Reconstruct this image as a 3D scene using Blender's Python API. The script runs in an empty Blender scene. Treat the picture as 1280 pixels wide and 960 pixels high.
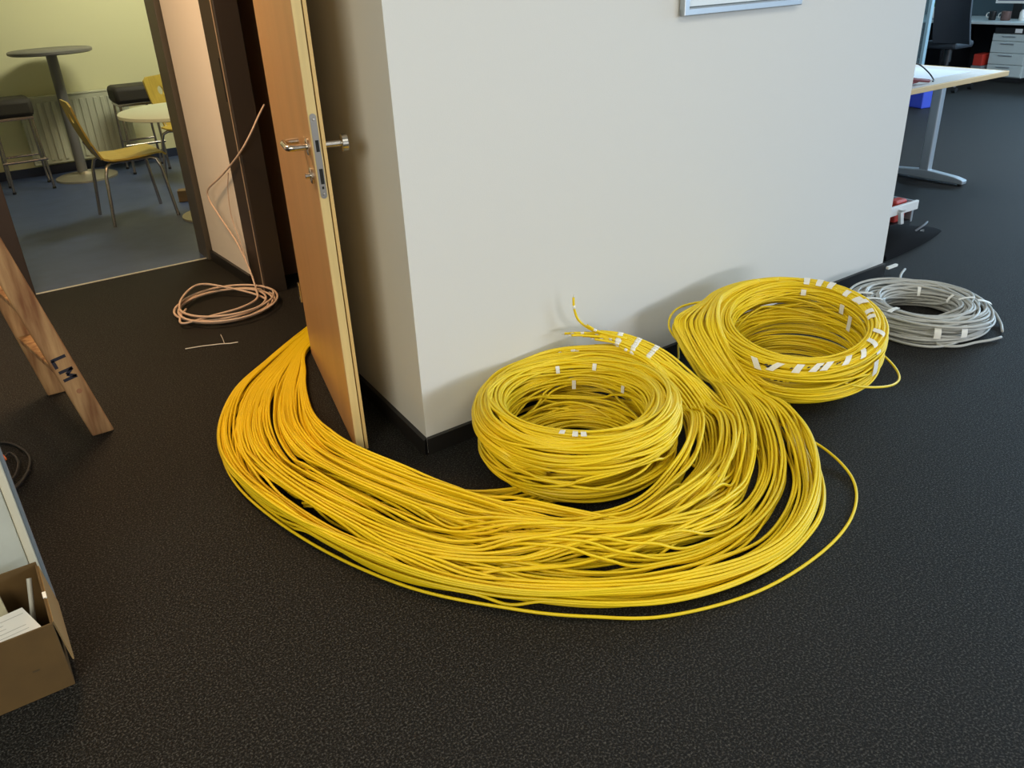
import bpy, math, random
import numpy as np
from mathutils import Vector, Matrix

S = bpy.context.scene
COL = S.collection
R = math.radians
rnd = random.Random(7)
nr = np.random.RandomState(11)

# ------------------------------------------------------------------ camera
def make_camera():
    pitch, roll, yaw = R(26.85), R(-2.70), R(33.2)
    cy, sy, cp, sp = math.cos(yaw), math.sin(yaw), math.cos(pitch), math.sin(pitch)
    fwd = Vector((sy*cp, cy*cp, -sp)); right = Vector((cy, -sy, 0)); up = right.cross(fwd)
    cr, sr = math.cos(roll), math.sin(roll)
    r2 = cr*right + sr*up; u2 = -sr*right + cr*up
    m = Matrix((r2, u2, -fwd)).transposed().to_4x4()
    m.translation = (0, 0, 1.52)
    cd = bpy.data.cameras.new('camera'); cd.sensor_width = 36; cd.lens = 36*1037/1280
    cd.clip_start = .05
    c = bpy.data.objects.new('camera', cd); COL.objects.link(c); c.matrix_world = m
    S.camera = c
make_camera()

# ------------------------------------------------------------------ light
S.view_settings.view_transform = 'Standard'; S.view_settings.look = 'None'
S.view_settings.gamma = 1; S.view_settings.use_curve_mapping = False
S.view_settings.exposure = 0.0
w = bpy.data.worlds.new('world'); S.world = w; w.use_nodes = True
w.node_tree.nodes['Background'].inputs[0].default_value = (.95, .90, .80, 1)
w.node_tree.nodes['Background'].inputs[1].default_value = .10

def area(name, loc, target, sx, sy, power, color):
    l = bpy.data.lights.new(name, 'AREA'); l.shape = 'RECTANGLE'; l.size = sx; l.size_y = sy
    l.energy = power; l.color = color
    o = bpy.data.objects.new(name, l); COL.objects.link(o); o.location = loc
    d = Vector(target)-Vector(loc)
    o.rotation_euler = d.to_track_quat('-Z', 'Y').to_euler()
    return o
# the row of windows far across the open office, behind the camera to the right
area('window_light', (4.0, -9.0, 1.15), (2.4, 2.3, .6), 4.2, 1.1, 292, (.96, .98, 1))
# ceiling lamps of the open office, then an added fill light
area('office_lamp_and_fill', (2.3, .25, 2.66), (2.3, .25, 0), 2.6, 1.4, 32, (1, .975, .86))
area('office_lamp_and_fill', (-1.7, .25, 2.45), (.9, 2.4, 1.0), 1.8, 1.8, 95, (1, .95, .76))  # added fill that lifts the shaded side wall, not a known lamp
# windows at the far right end of the open office, then an added fill
area('window_light', (9.0, -5.5, 1.9), (8.5, 3.5, .1), 5.0, 1.5, 300, (.60, .79, 1))
area('window_light', (13.0, 2.5, 1.95), (7.0, 3.0, .0), 9.0, 1.3, 600, (.46, .74, 1))
area('office_lamp_and_fill', (7.4, 3.4, 2.66), (8.2, 3.9, 0), 3.0, 2.0, 170, (.78, .91, 1))  # added overhead fill to brighten the far desk and pedestal
# ceiling lamps of the corridor
area('corridor_lamp_light', (.15, 3.9, 2.62), (.15, 3.9, 0), .5, .5, 52, (1, .60, .29))
# kitchen ceiling lamp
area('kitchen_lamp_light', (1.9, 6.9, 2.55), (1.2, 8.0, .6), .9, .4, 36, (1, .97, .72))

# ------------------------------------------------------------------ materials
MATS = {}
def mat(name, color, rough=.5, metal=0, noise=0, nscale=30, bump=0, bscale=None, sheen=0, trans=0, stretch=None, spec=None, color2=None, ior=None):
    if name in MATS: return MATS[name]
    m = bpy.data.materials.new(name); m.use_nodes = True
    nt = m.node_tree; b = nt.nodes['Principled BSDF']
    c = (*color, 1)
    b.inputs['Base Color'].default_value = c; b.inputs['Roughness'].default_value = rough
    b.inputs['Metallic'].default_value = metal
    if sheen: b.inputs['Sheen Weight'].default_value = sheen
    if trans: b.inputs['Transmission Weight'].default_value = trans
    if spec is not None: b.inputs['Specular IOR Level'].default_value = spec
    if ior: b.inputs['IOR'].default_value = ior
    if noise or bump:
        tc = nt.nodes.new('ShaderNodeTexCoord'); mp = nt.nodes.new('ShaderNodeMapping')
        nt.links.new(tc.outputs['Object'], mp.inputs[0])
        if stretch: mp.inputs['Scale'].default_value = stretch
    if noise:
        n = nt.nodes.new('ShaderNodeTexNoise'); n.inputs['Scale'].default_value = nscale; n.inputs['Detail'].default_value = 4
        nt.links.new(mp.outputs[0], n.inputs['Vector'])
        rp = nt.nodes.new('ShaderNodeValToRGB')
        c2 = color2 if color2 else tuple(min(1, x*(1+noise)) for x in color)
        c1 = color if color2 else tuple(x*(1-noise) for x in color)
        rp.color_ramp.elements[0].position = .3; rp.color_ramp.elements[1].position = .7
        rp.color_ramp.elements[0].color = (*c1, 1); rp.color_ramp.elements[1].color = (*c2, 1)
        nt.links.new(n.outputs['Fac'], rp.inputs[0]); nt.links.new(rp.outputs[0], b.inputs['Base Color'])
    if bump:
        n2 = nt.nodes.new('ShaderNodeTexNoise'); n2.inputs['Scale'].default_value = bscale or nscale; n2.inputs['Detail'].default_value = 3
        nt.links.new(mp.outputs[0], n2.inputs['Vector'])
        bp = nt.nodes.new('ShaderNodeBump'); bp.inputs['Strength'].default_value = bump; bp.inputs['Distance'].default_value = .004
        nt.links.new(n2.outputs['Fac'], bp.inputs['Height']); nt.links.new(bp.outputs[0], b.inputs['Normal'])
    MATS[name] = m
    return m

def carpet_mat():
    m = mat('carpet', (.022, .020, .018), .95, noise=0, bump=.9, bscale=330, sheen=.0)
    nt = m.node_tree; b = nt.nodes['Principled BSDF']
    tc = nt.nodes.new('ShaderNodeTexCoord')
    n = nt.nodes.new('ShaderNodeTexNoise'); n.inputs['Scale'].default_value = 185; n.inputs['Detail'].default_value = 2; n.inputs['Roughness'].default_value = .65
    nt.links.new(tc.outputs['Object'], n.inputs['Vector'])
    rp = nt.nodes.new('ShaderNodeValToRGB')
    e = rp.color_ramp.elements
    e[0].position = .38; e[0].color = (.0045, .0044, .0040, 1)
    e[1].position = .70; e[1].color = (.085, .082, .076, 1)
    x = e.new(.52); x.color = (.0125, .012, .011, 1)
    nt.links.new(n.outputs['Fac'], rp.inputs[0]); nt.links.new(rp.outputs[0], b.inputs['Base Color'])
    b.inputs['Specular IOR Level'].default_value = .16; b.inputs['Roughness'].default_value = .62
    b.inputs['Sheen Weight'].default_value = .0
    return m
CARPET = carpet_mat()
WALL = mat('wall_paint', (.66, .655, .63), .75, bump=.06, bscale=260)
PEACH = mat('corridor_paint', (.80, .76, .70), .7, bump=.05, bscale=260)
CREAM = mat('kitchen_paint', (.74, .72, .46), .7, bump=.05, bscale=200)
CEIL = mat('ceiling_paint', (.70, .69, .66), .9)
SKIRT = mat('black_skirting', (.014, .013, .013), .45)
SKIRTB = mat('navy_skirting', (.02, .03, .07), .4)
LINO = mat('blue_linoleum', (.055, .085, .185), .42, noise=.14, nscale=7, bump=.04, bscale=60)
FRAME = mat('brown_frame_paint', (.038, .026, .019), .42)
FRAMEK = mat('grey_brown_frame_paint', (.075, .065, .050), .45)
SEAL = mat('pale_door_seal', (.42, .31, .22), .5)
STRIP = mat('metal_threshold', (.72, .70, .62), .35, metal=.3)
BEECH = mat('beech_veneer', (.44, .25, .10), .42, noise=.10, nscale=6, stretch=(1, 1, .12))
EDGE = mat('birch_edge', (.66, .50, .22), .5, noise=.10, nscale=40, stretch=(1, 1, .06))
STEEL = mat('brushed_steel', (.62, .60, .57), .24, metal=1)
DULL = mat('dull_steel', (.30, .29, .28), .4, metal=.85)
CHROME = mat('dark_chrome_tube', (.42, .38, .35), .25, metal=1)
BLACK = mat('black_plastic', (.012, .012, .013), .45)
HOLE = mat('dark_recess', (.006, .006, .006), .8)
YEL = mat('yellow_cable_sheath', (.86, .63, .010), .42, noise=.05, nscale=4)
WIRE = mat('cable_core', (.72, .70, .64), .5)
GREYC = mat('grey_cable_sheath', (.46, .46, .43), .42)
PINKC = mat('beige_cable_sheath', (.66, .50, .40), .45)
TAPE = mat('white_label_tape', (.86, .85, .80), .45)
INK = mat('black_ink', (.012, .012, .025), .6)
WOOD = mat('worn_pine', (.17, .065, .02), .7, noise=.5, nscale=11, stretch=(3.0, 3.0, .35), color2=(.46, .28, .125), bump=.25, bscale=40)
CARD = mat('cardboard', (.112, .062, .017), .85, noise=.08, nscale=20)
CARDE = mat('cardboard_edge', (.32, .20, .08), .85)
PAPER = mat('paper', (.75, .75, .74), .7)
PANEL = mat('grey_white_board', (.50, .52, .47), .6, noise=.05, nscale=12)
PANELE = mat('board_edge', (.62, .58, .46), .6)
PLY = mat('birch_plywood', (.46, .33, .055), .45, noise=.12, nscale=8, stretch=(1, 6, 1))
SEATB = mat('dark_upholstery', (.030, .026, .021), .7, bump=.2, bscale=120)
GREYT = mat('grey_table_laminate', (.15, .145, .14), .4)
POLE = mat('grey_pole_paint', (.20, .20, .21), .45, metal=.3)
ALU = mat('cast_aluminium', (.50, .47, .38), .4, metal=.7)
TOPW = mat('pale_green_laminate', (.62, .66, .50), .4)
RADI = mat('radiator_enamel', (.55, .56, .44), .4)
DESKW = mat('white_desk_laminate', (.68, .69, .68), .35)
DESKE = mat('beech_edge_band', (.60, .42, .20), .5)
SILV = mat('silver_paint', (.42, .46, .50), .35, metal=.5)
PED = mat('pale_grey_pedestal', (.50, .57, .57), .5)
NAVY = mat('dark_chair_fabric', (.020, .024, .032), .7)
TEAL = mat('teal_panel', (.06, .10, .12), .6)
RED = mat('red_plastic', (.50, .035, .02), .45)
DKRED = mat('dark_red_cable', (.16, .015, .018), .5)
BLUE = mat('blue_plastic', (.03, .06, .45), .5)
ORANGE = mat('orange_plastic', (.70, .14, .03), .5)
GREEN = mat('green_leaf', (.20, .36, .08), .6)
GLASS = mat('blue_tint_glass', (.62, .84, .92), .08, trans=.85, ior=1.1)
SCREEN = mat('grey_screen', (.10, .14, .20), .3)
PICW = mat('picture_mat', (.70, .76, .79), .5)

# ------------------------------------------------------------------ mesh helpers
class MB:
    """collects vertices and faces in world (or local) coordinates"""
    def __init__(s): s.v = []; s.f = []; s.sm = False
    def quadbox(s, pts_bottom, pts_top):
        o = len(s.v); n = len(pts_bottom)
        s.v += [tuple(p) for p in pts_bottom] + [tuple(p) for p in pts_top]
        s.f.append(tuple(o+i for i in reversed(range(n)))); s.f.append(tuple(o+n+i for i in range(n)))
        for i in range(n):
            j = (i+1) % n; s.f.append((o+i, o+j, o+n+j, o+n+i))
        return s
    def prism(s, poly, z0, z1):
        a = sum(poly[i][0]*poly[(i+1) % len(poly)][1]-poly[(i+1) % len(poly)][0]*poly[i][1] for i in range(len(poly)))
        if a < 0: poly = poly[::-1]
        return s.quadbox([(x, y, z0) for x, y in poly], [(x, y, z1) for x, y in poly])
    def box(s, x0, y0, z0, x1, y1, z1):
        return s.prism([(x0, y0), (x1, y0), (x1, y1), (x0, y1)], z0, z1)
    def obox(s, o, ax, ay, az):
        """box from corner o with edge vectors"""
        o = Vector(o); ax, ay, az = Vector(ax), Vector(ay), Vector(az)
        if ax.cross(ay).dot(az) < 0: ax, ay = ay, ax
        b = [o, o+ax, o+ax+ay, o+ay]
        return s.quadbox(b, [p+az for p in b])
    def tube(s, pts, r, n=8, closed=False):
        v, f = tube_arrays(np.array(pts, float), r, n, closed)
        o = len(s.v); s.v += [tuple(x) for x in v]; s.f += [tuple(int(i)+o for i in q) for q in f]
        if not closed:
            m = len(pts)
            s.f.append(tuple(o+i for i in reversed(range(n)))); s.f.append(tuple(o+(m-1)*n+i for i in range(n)))
        s.sm = True
        return s
    def lathe(s, prof, c, n=32, axis=(0, 0, 1), smooth=True):
        """profile of (radius, height) about an axis through c"""
        ax = Vector(axis).normalized(); q = Vector((0, 0, 1)).rotation_difference(ax)
        o = len(s.v); c = Vector(c)
        for r, h in prof:
            for k in range(n):
                a = 2*math.pi*k/n
                s.v.append(tuple(c+q @ Vector((r*math.cos(a), r*math.sin(a), h))))
        for i in range(len(prof)-1):
            for k in range(n):
                k2 = (k+1) % n
                s.f.append((o+i*n+k, o+i*n+k2, o+(i+1)*n+k2, o+(i+1)*n+k))
        s.f.append(tuple(o+k for k in reversed(range(n)))); s.f.append(tuple(o+(len(prof)-1)*n+k for k in range(n)))
        if smooth: s.sm = True
        return s
    def build(s, name, m, parent=None, bevel=0, smooth=None):
        off = world_origin(parent)
        me = bpy.data.meshes.new(name)
        me.from_pydata([(x-off[0], y-off[1], z-off[2]) for x, y, z in s.v], [], s.f)
        return finish(name, me, m, parent, bevel, s.sm if smooth is None else smooth)

def finish(name, me, m, parent, bevel=0, smooth=False):
    me.materials.append(m)
    if smooth:
        me.polygons.foreach_set('use_smooth', [True]*len(me.polygons))
    me.update()
    o = bpy.data.objects.new(name, me); COL.objects.link(o)
    if smooth:
        md = None
        try: me.set_sharp_from_angle(angle=R(40))
        except Exception: pass
    if parent: o.parent = parent
    if bevel:
        b = o.modifiers.new('bevel', 'BEVEL'); b.width = bevel; b.segments = 2; b.limit_method = 'ANGLE'
    return o

def world_origin(p):
    x = Vector((0, 0, 0))
    while p: x += p.location; p = p.parent
    return x

def tag(o, label=None, cat=None, group=None, kind=None):
    if label: o['label'] = label
    if cat: o['category'] = cat
    if group: o['group'] = group
    if kind: o['kind'] = kind
    return o
def thing(name, label, cat, loc, group=None):
    o = bpy.data.objects.new(name, None); COL.objects.link(o); o.location = loc; o.empty_display_size = .05
    return tag(o, label, cat, group)
def struct(o): o['kind'] = 'structure'; return o
def copy_tree(o, parent=None):
    c = o.copy(); COL.objects.link(c)
    if parent: c.parent = parent
    for ch in [x for x in list(o.children)]: copy_tree(ch, c)
    return c

def tube_arrays(P, r, n, closed=False):
    m = len(P)
    if closed: T = np.roll(P, -1, 0)-np.roll(P, 1, 0)
    else: T = np.gradient(P, axis=0)
    T /= np.linalg.norm(T, axis=1)[:, None]+1e-12
    up = np.array([0, 0, 1.0])
    if np.abs(T[:, 2]).max() < .93:
        A = np.cross(T, up); A /= np.linalg.norm(A, axis=1)[:, None]
    else:                                   # parallel transport
        A = np.zeros_like(T); a = np.cross(T[0], [0.3, .9, .2]); a /= np.linalg.norm(a)
        for i in range(m):
            a = a-T[i]*a.dot(T[i]); a /= np.linalg.norm(a); A[i] = a
    B = np.cross(A, T)
    ang = np.arange(n)*2*np.pi/n
    V = (P[:, None, :]+r*(np.cos(ang)[None, :, None]*A[:, None, :]+np.sin(ang)[None, :, None]*B[:, None, :])).reshape(-1, 3)
    i = np.arange(m if closed else m-1)[:, None]; k = np.arange(n)[None, :]
    i2 = (i+1) % m; k2 = (k+1) % n
    F = np.stack([i*n+k, i*n+k2, i2*n+k2, i2*n+k], -1).reshape(-1, 4)
    # orient outwards
    return V, F[:, ::-1]

def fast_tube(name, P, r, n, m, parent, closed=False):
    V, F = tube_arrays(P, r, n, closed)
    V = V-np.array(world_origin(parent))
    me = bpy.data.meshes.new(name)
    nf = len(F); extra = [] if closed else [list(range(n)), [(len(P)-1)*n+k for k in reversed(range(n))]]
    me.vertices.add(len(V)); me.vertices.foreach_set('co', V.astype(np.float32).ravel())
    loops = np.concatenate([F.ravel()]+[np.array(e) for e in extra]).astype(np.int32)
    starts = np.concatenate([np.arange(nf)*4]+[np.array([nf*4+i*n]) for i in range(len(extra))]).astype(np.int32)
    me.loops.add(len(loops)); me.loops.foreach_set('vertex_index', loops)
    me.polygons.add(len(starts)); me.polygons.foreach_set('loop_start', starts)
    me.polygons.foreach_set('use_smooth', np.ones(len(starts), bool))
    me.update(calc_edges=True)
    me.materials.append(m)
    o = bpy.data.objects.new(name, me); COL.objects.link(o); o.parent = parent
    return o

def crom(K, per):
    """Catmull-Rom through the rows of K"""
    K = np.array(K, float); K = np.vstack([2*K[0]-K[1], K, 2*K[-1]-K[-2]])
    out = []
    t = np.linspace(0, 1, per, endpoint=False)[:, None]
    for i in range(1, len(K)-2):
        a, b, c, d = K[i-1:i+3]
        out.append(.5*(2*b+(c-a)*t+(2*a-5*b+4*c-d)*t**2+(3*b-a-3*c+d)*t**3))
    out.append(K[-2][None, :])
    return np.vstack(out)
def resample(P, step):
    d = np.r_[0, np.cumsum(np.linalg.norm(np.diff(P, axis=0), axis=1))]
    n = max(3, int(d[-1]/step)+1); s = np.linspace(0, d[-1], n)
    return np.stack([np.interp(s, d, P[:, k]) for k in range(P.shape[1])], 1)

# ------------------------------------------------------------------ setting
H = 2.7
C1 = (1.112, 2.259); C2 = (3.849, 2.337)
struct(MB().box(-6, -10, -.12, 14, 5.085, 0).build('floor', CARPET))
struct(MB().box(-2, 5.085, -.12, 4.2, 8.8, -.001).build('floor_kitchen', LINO))
struct(MB().box(4.2, 5.085, -.12, 14, 12, 0).build('floor_office', CARPET))
struct(MB().box(-6, -10, H, 14, 12, H+.1).build('ceiling', CEIL))
# white wall block in the middle
struct(MB().prism([C1, C2, (C2[0]-.01, C2[1]+.16), (C1[0]+.16, C1[1]+.16)], 0, H).build('wall_front', WALL))
struct(MB().prism([(C2[0]-.16, C2[1]+.16), (C2[0], C2[1]+.16), (3.95, 9.0), (3.79, 9.0)], 0, H).build('wall_right', WALL))
def sx(y): return 1.112+(y-2.259)*.0578
struct(MB().prism([C1, (C1[0]+.16, C1[1]+.16), (sx(3.25)+.16, 3.25), (sx(3.25), 3.25)], 0, H).build('wall_left', WALL))
struct(MB().prism([(sx(3.25), 3.25), (sx(3.25)+.16, 3.25), (1.36, 4.30), (1.20, 4.30)], 2.12, H).build('wall_left_lintel', WALL))
struct(MB().prism([(1.212, 4.395), (1.34, 4.395), (1.34, 5.09), (1.182, 5.02)], 0, H).build('wall_corridor', PEACH))
# skirtings
struct(MB().prism([(C1[0]-.006, C1[1]-.016), (C2[0]+.004, C2[1]-.016), (C2[0], C2[1]), (C1[0]+.002, C1[1])], 0, .062).build('baseboard_front', SKIRT))
struct(MB().prism([(C1[0]-.018, C1[1]-.016), (C1[0], C1[1]-.0005), (sx(3.2), 3.2), (sx(3.2)-.016, 3.2)], 0, .062).build('baseboard_left', SKIRT))
struct(MB().prism([(1.196, 4.395), (1.212, 4.395), (1.182, 5.02), (1.166, 5.02)], 0, .062).build('baseboard_corridor', SKIRT))
# kitchen partition, kitchen and server room shells
struct(MB().box(-6, 5.09, 0, .10, 5.22, H).build('wall_kitchen_left', PEACH))
struct(MB().box(1.215, 5.03, 0, 3.8, 5.22, H).build('wall_kitchen_right', PEACH))
struct(MB().box(.10, 5.09, 2.12, 1.215, 5.22, H).build('wall_kitchen_lintel', PEACH))
struct(MB().box(-2, 8.62, 0, 3.8, 8.8, H).build('wall_kitchen_back', CREAM))
struct(MB().box(2.9, 5.22, 0, 3.0, 8.7, H).build('wall_kitchen_east', CREAM))
struct(MB().box(-2.0, 5.22, 0, -1.9, 8.8, H).build('wall_kitchen_west', CREAM))
struct(MB().box(-1.9, 8.606, 0, 2.9, 8.62, .075).build('baseboard_kitchen', SKIRTB))
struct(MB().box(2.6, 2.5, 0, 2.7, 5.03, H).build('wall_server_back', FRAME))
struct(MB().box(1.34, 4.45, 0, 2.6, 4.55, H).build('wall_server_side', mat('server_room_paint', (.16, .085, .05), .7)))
struct(MB().box(.205, 5.079, 0, 1.16, 5.093, .004).build('trim_1', STRIP))
# kitchen door frame
fk = struct(MB().box(1.152, 5.035, 0, 1.215, 5.24, 2.1).build('door_frame_kitchen', FRAMEK, bevel=.004))
struct(MB().box(.10, 5.045, 0, .212, 5.24, 2.1).build('door_frame_kitchen', FRAME, bevel=.004))
struct(MB().box(.212, 5.045, 2.03, 1.152, 5.24, 2.1).build('door_frame_kitchen', FRAME, bevel=.004))
# server room door frame (far jamb in view) with strike plate and seal
fj = struct(MB().prism([(1.208, 4.395), (1.223, 4.215), (1.335, 4.205), (1.335, 4.395)], 0, 2.12).build('door_frame_server', FRAME, bevel=.003))
sd = Vector((1.223-1.208, 4.215-4.395, 0)).normalized(); sn = Vector((-.9965, -.083, 0))
o_ = Vector((1.223, 4.215, 0))
MB().obox(o_-sd*.030+sn*.0015, sd*.008, -sn*.004, (0, 0, 2.1)).build('seal', SEAL, fj)
MB().obox(o_-sd*.055+sn*.001+Vector((0, 0, .98)), sd*.014, -sn*.003, (0, 0, .20)).build('strike_plate', HOLE, fj)
struct(MB().prism([(sx(3.25)-.01, 3.23), (sx(3.25)+.17, 3.23), (sx(3.25)+.17, 3.315), (sx(3.25)-.002, 3.315)], 0, 2.12).build('door_frame_server', FRAME, bevel=.003))
struct(MB().prism([(sx(3.25)-.005, 3.315), (sx(3.25)+.16, 3.315), (1.36, 4.21), (1.215, 4.21)], 2.04, 2.12).build('door_frame_server', FRAME))
struct(MB().box(-6, -1.35, 0, 1.20, -1.2, H).build('wall_light_block', WALL))  # unseen wall, added to keep window light off the left foreground
struct(MB().box(-6.1, -1.2, 0, -6, 5.2, H).build('wall_west', WALL))
# far end of the open office
struct(MB().box(13.2, -10, 0, 13.4, 12, H).build('wall_far', mat('far_wall_paint', (.32, .36, .38), .8)))
struct(MB().box(3.95, 11.9, 0, 13.2, 12, H).build('wall_far_side', WALL))

# ------------------------------------------------------------------ door leaf
hinge = Vector((1.113, 3.321, 0)); free = Vector((.914, 2.415, 0))
dl = (free-hinge); L = dl.length; da = dl.normalized(); dn = Vector((-da.y, da.x, 0))
if dn.x < 0: dn = -dn
door = thing('door_leaf', 'open beech door leaf with steel handles, hinged in the side wall opening', 'door', hinge)
z0 = Vector((0, 0, .008)); zh = Vector((0, 0, 2.02))
struct  # the leaf moves, so it is a thing of its own
MB().obox(hinge+z0, da*L, dn*.027, zh).build('core', EDGE, door, bevel=.001)
MB().obox(hinge+z0-dn*.0015, da*(L-.0008), dn*.0015, zh).build('veneer', BEECH, door)
MB().obox(hinge+z0+dn*.027, da*(L-.006), dn*.004, zh).build('seal_groove', mat('groove', (.20, .12, .03), .7), door)
lip = MB().obox(hinge+z0+dn*.031, da*L, dn*.010, zh).build('rebate_lip', mat('lip_edge', (.62, .42, .16), .5), door)
# lock plate on the free edge
def on_edge(u, z, out=0): return free+dn*u+Vector((0, 0, z))+da*out
lk = MB()
zz0, zz1, hw = .905, 1.155, .0095
pl = []
for k in range(9):
    a = math.pi*k/8; pl.append((.0135+hw*math.cos(a), zz1-hw+hw*math.sin(a)))
for k in range(9):
    a = math.pi+math.pi*k/8; pl.append((.0135+hw*math.cos(a), zz0+hw+hw*math.sin(a)))
lk.quadbox([on_edge(u, z, .0002) for u, z in pl], [on_edge(u, z, .0022) for u, z in pl])
lock = lk.build('lock_plate', DULL, door)
def edge_box(u, z, w_, h_, name, m, out=.0026):
    MB().obox(on_edge(u-w_/2, z-h_/2, .002), dn*w_, da*(out-.002), (0, 0, h_)).build(name, m, lock)
edge_box(.0150, 1.062, .010, .034, 'latch_hole', HOLE)
edge_box(.0150, .972, .011, .046, 'bolt_hole', HOLE)
edge_box(.0140, .938, .006, .008, 'pin_hole', HOLE)
for z in (zz1-.017, zz0+.014):
    MB().lathe([(.0001, 0), (.004, 0), (.0035, .0012), (.0001, .0014)], on_edge(.0135, z, .002), 12, da).build('screw', STEEL, lock)
# lever handle on the corridor face
hc = free-da*.062+Vector((0, 0, 1.052))
lev = MB().lathe([(.001, 0), (.026, 0), (.026, .007), (.022, .009), (.001, .009)], hc, 28, -dn).build('handle_rose', STEEL, door)
def arc(a, b, c, n=6): return [tuple((1-t)**2*Vector(a)+2*t*(1-t)*Vector(b)+t*t*Vector(c)) for t in [i/n for i in range(n+1)]]
p0 = hc-dn*.005; p1 = hc-dn*.064
q = [tuple(p0), tuple(hc-dn*.03)]+arc(hc-dn*.042, p1, p1-da*.022)
e1 = p1-da*.118
q += arc(e1+da*.025, e1, e1+dn*.025)+[tuple(e1+dn*.05)]
MB().tube(q, .0095, 14).build('lever', STEEL, door)
kc = free-da*.062+Vector((0, 0, .965))
MB().lathe([(.001, 0), (.025, 0), (.025, .008), (.022, .010), (.001, .010)], kc, 28, -dn).build('key_rose', STEEL, door)
MB().lathe([(.001, 0), (.0085, 0), (.0085, .016), (.001, .016)], kc-dn*.008, 16, -dn).build('lock_cylinder', STEEL, door)
# knob on the wall side
kb = free-da*.062+dn*.041+Vector((0, 0, 1.052))
MB().lathe([(.001, 0), (.026, 0), (.026, .006), (.011, .008), (.011, .058), (.001, .058)], kb, 28, dn).build('knob_shaft', STEEL, door)
MB().lathe([(.001, .056), (.024, .056), (.0265, .058), (.0265, .074), (.024, .076), (.001, .076)], kb, 32, dn).build('knob', STEEL, door)
for z in (.25, 1.75):
    MB().lathe([(.001, 0), (.007, 0), (.007, .09), (.001, .09)], hinge-dn*.006-da*.004+Vector((0, 0, z)), 12).build('hinge', STEEL, door)

# ------------------------------------------------------------------ picture on the white wall
wd = (Vector((*C2, 0))-Vector((*C1, 0))).normalized(); wn = Vector((wd.y, -wd.x, 0))
def onwall(x, out): 
    t = (x-C1[0])/wd.x; return Vector((*C1, 0))+wd*t+wn*out
pf = thing('picture_frame', 'silver framed picture hanging high on the white wall', 'picture', onwall(2.59, .003)+Vector((0, 0, 1.33)))
x0p, x1p, zb, zt, fw = 2.266, 2.916, 1.33, 1.78, .026
def wb(x0, x1, z0, z1, o0, o1):
    return MB().obox(onwall(x0, o0)+Vector((0, 0, z0)), wd*((x1-x0)/wd.x), wn*(o1-o0), (0, 0, z1-z0))
wb(x0p, x1p, zb, zb+fw, .004, .03).build('frame_bar', SILV, pf, bevel=.004)
wb(x0p, x1p, zt-fw, zt, .004, .03).build('frame_bar', SILV, pf, bevel=.004)
wb(x0p, x0p+fw, zb, zt, .0041, .0302).build('frame_bar', SILV, pf, bevel=.004)
wb(x1p-fw, x1p, zb, zt, .0041, .0302).build('frame_bar', SILV, pf, bevel=.004)
wb(x0p+fw*.7, x1p-fw*.7, zb+fw*.7, zt-fw*.7, .006, .016).build('mat_board', PICW, pf)
for a in ((x0p+fw, x1p-fw, zb+fw, zb+fw+.004), (x0p+fw, x0p+fw+.004, zb+fw, zt-fw)):
    wb(*a, .016, .0185).build('inner_line', mat('dark_grey_line', (.10, .12, .12), .6), pf)  # thin dark grey line along two inner edges of the frame

# ------------------------------------------------------------------ yellow cables
CR = .0046
COILA = dict(c=(1.505, 1.910), Rm=.287, a=.053, b=.118, zm=.128, tilt=0, tdir=0, flare=.045, p=.62)
COILB = dict(c=(2.520, 1.830), Rm=.280, a=.034, b=.078, zm=.188, tilt=.05, tdir=R(36), flare=.015, p=.62)
COILG = dict(c=(3.440, 1.880), Rm=.222, a=.072, b=.046, zm=.052, tilt=0, tdir=0, flare=.0, p=.8)
def spw(x, p): return np.sign(x)*np.abs(x)**p
def coil_pt(C, th, ph, off=0.0):
    cs, sn = np.cos(ph), np.sin(ph)
    a, b = C['a']+off, C['b']+off
    rr = C['Rm']+a*spw(cs, C['p']); zz = C['zm']+b*spw(sn, C['p'])
    low = np.clip((C['zm']-zz)/C['b'], 0, 1)
    rr = rr-C['flare']*low**1.5*(.9+.1*np.tanh(4*cs))
    x = C['c'][0]+rr*np.cos(th); y = C['c'][1]+rr*np.sin(th)
    zz = zz+C['tilt']*rr/C['Rm']*np.cos(th-C['tdir'])
    return np.stack([x, y, np.maximum(zz, .005)], -1)
def coil_loops(C, parent, n, layer, rad, m, amp=.16, jit=.004, npts=96, sides=7, name='cable', phs=None):
    for k in range(n):
        th = np.linspace(0, 2*np.pi, npts, endpoint=False)
        ph0 = (2*np.pi*(k+nr.uniform(-.35, .35))/n) if phs is None else phs[k]
        ph = ph0+amp*nr.uniform(.3, 1)*np.sin(th+nr.uniform(0, 7))+amp*.45*np.sin(2*th+nr.uniform(0, 7))+amp*.2*np.sin(3*th+nr.uniform(0, 7))
        off = layer+nr.uniform(-jit, jit)+.0025*np.sin(3*th+nr.uniform(0, 7))
        P = coil_pt(C, th, ph, off)
        P[:, 0] += nr.normal(0, .003); P[:, 1] += nr.normal(0, .003)
        P[:, 2] = np.maximum(P[:, 2], rad)
        fast_tube(name, P, rad, sides, m, parent, closed=True)

coilA = thing('cable_coil', 'thick round coil of yellow cable in front of the white wall, nearest the door', 'cable coil', (1.505, 1.91, 0))
coilB = thing('cable_coil', 'taped round coil of yellow cable with many white labels, beside the grey coil', 'cable coil', (2.52, 1.83, 0))
coil_loops(COILA, coilA, 46, -.011, CR, YEL, amp=.3)
coil_loops(COILA, coilA, 74, -.002, CR, YEL, amp=.20)
coil_loops(COILA, coilA, 22, .005, CR, YEL, amp=.42, jit=.003)
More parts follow.
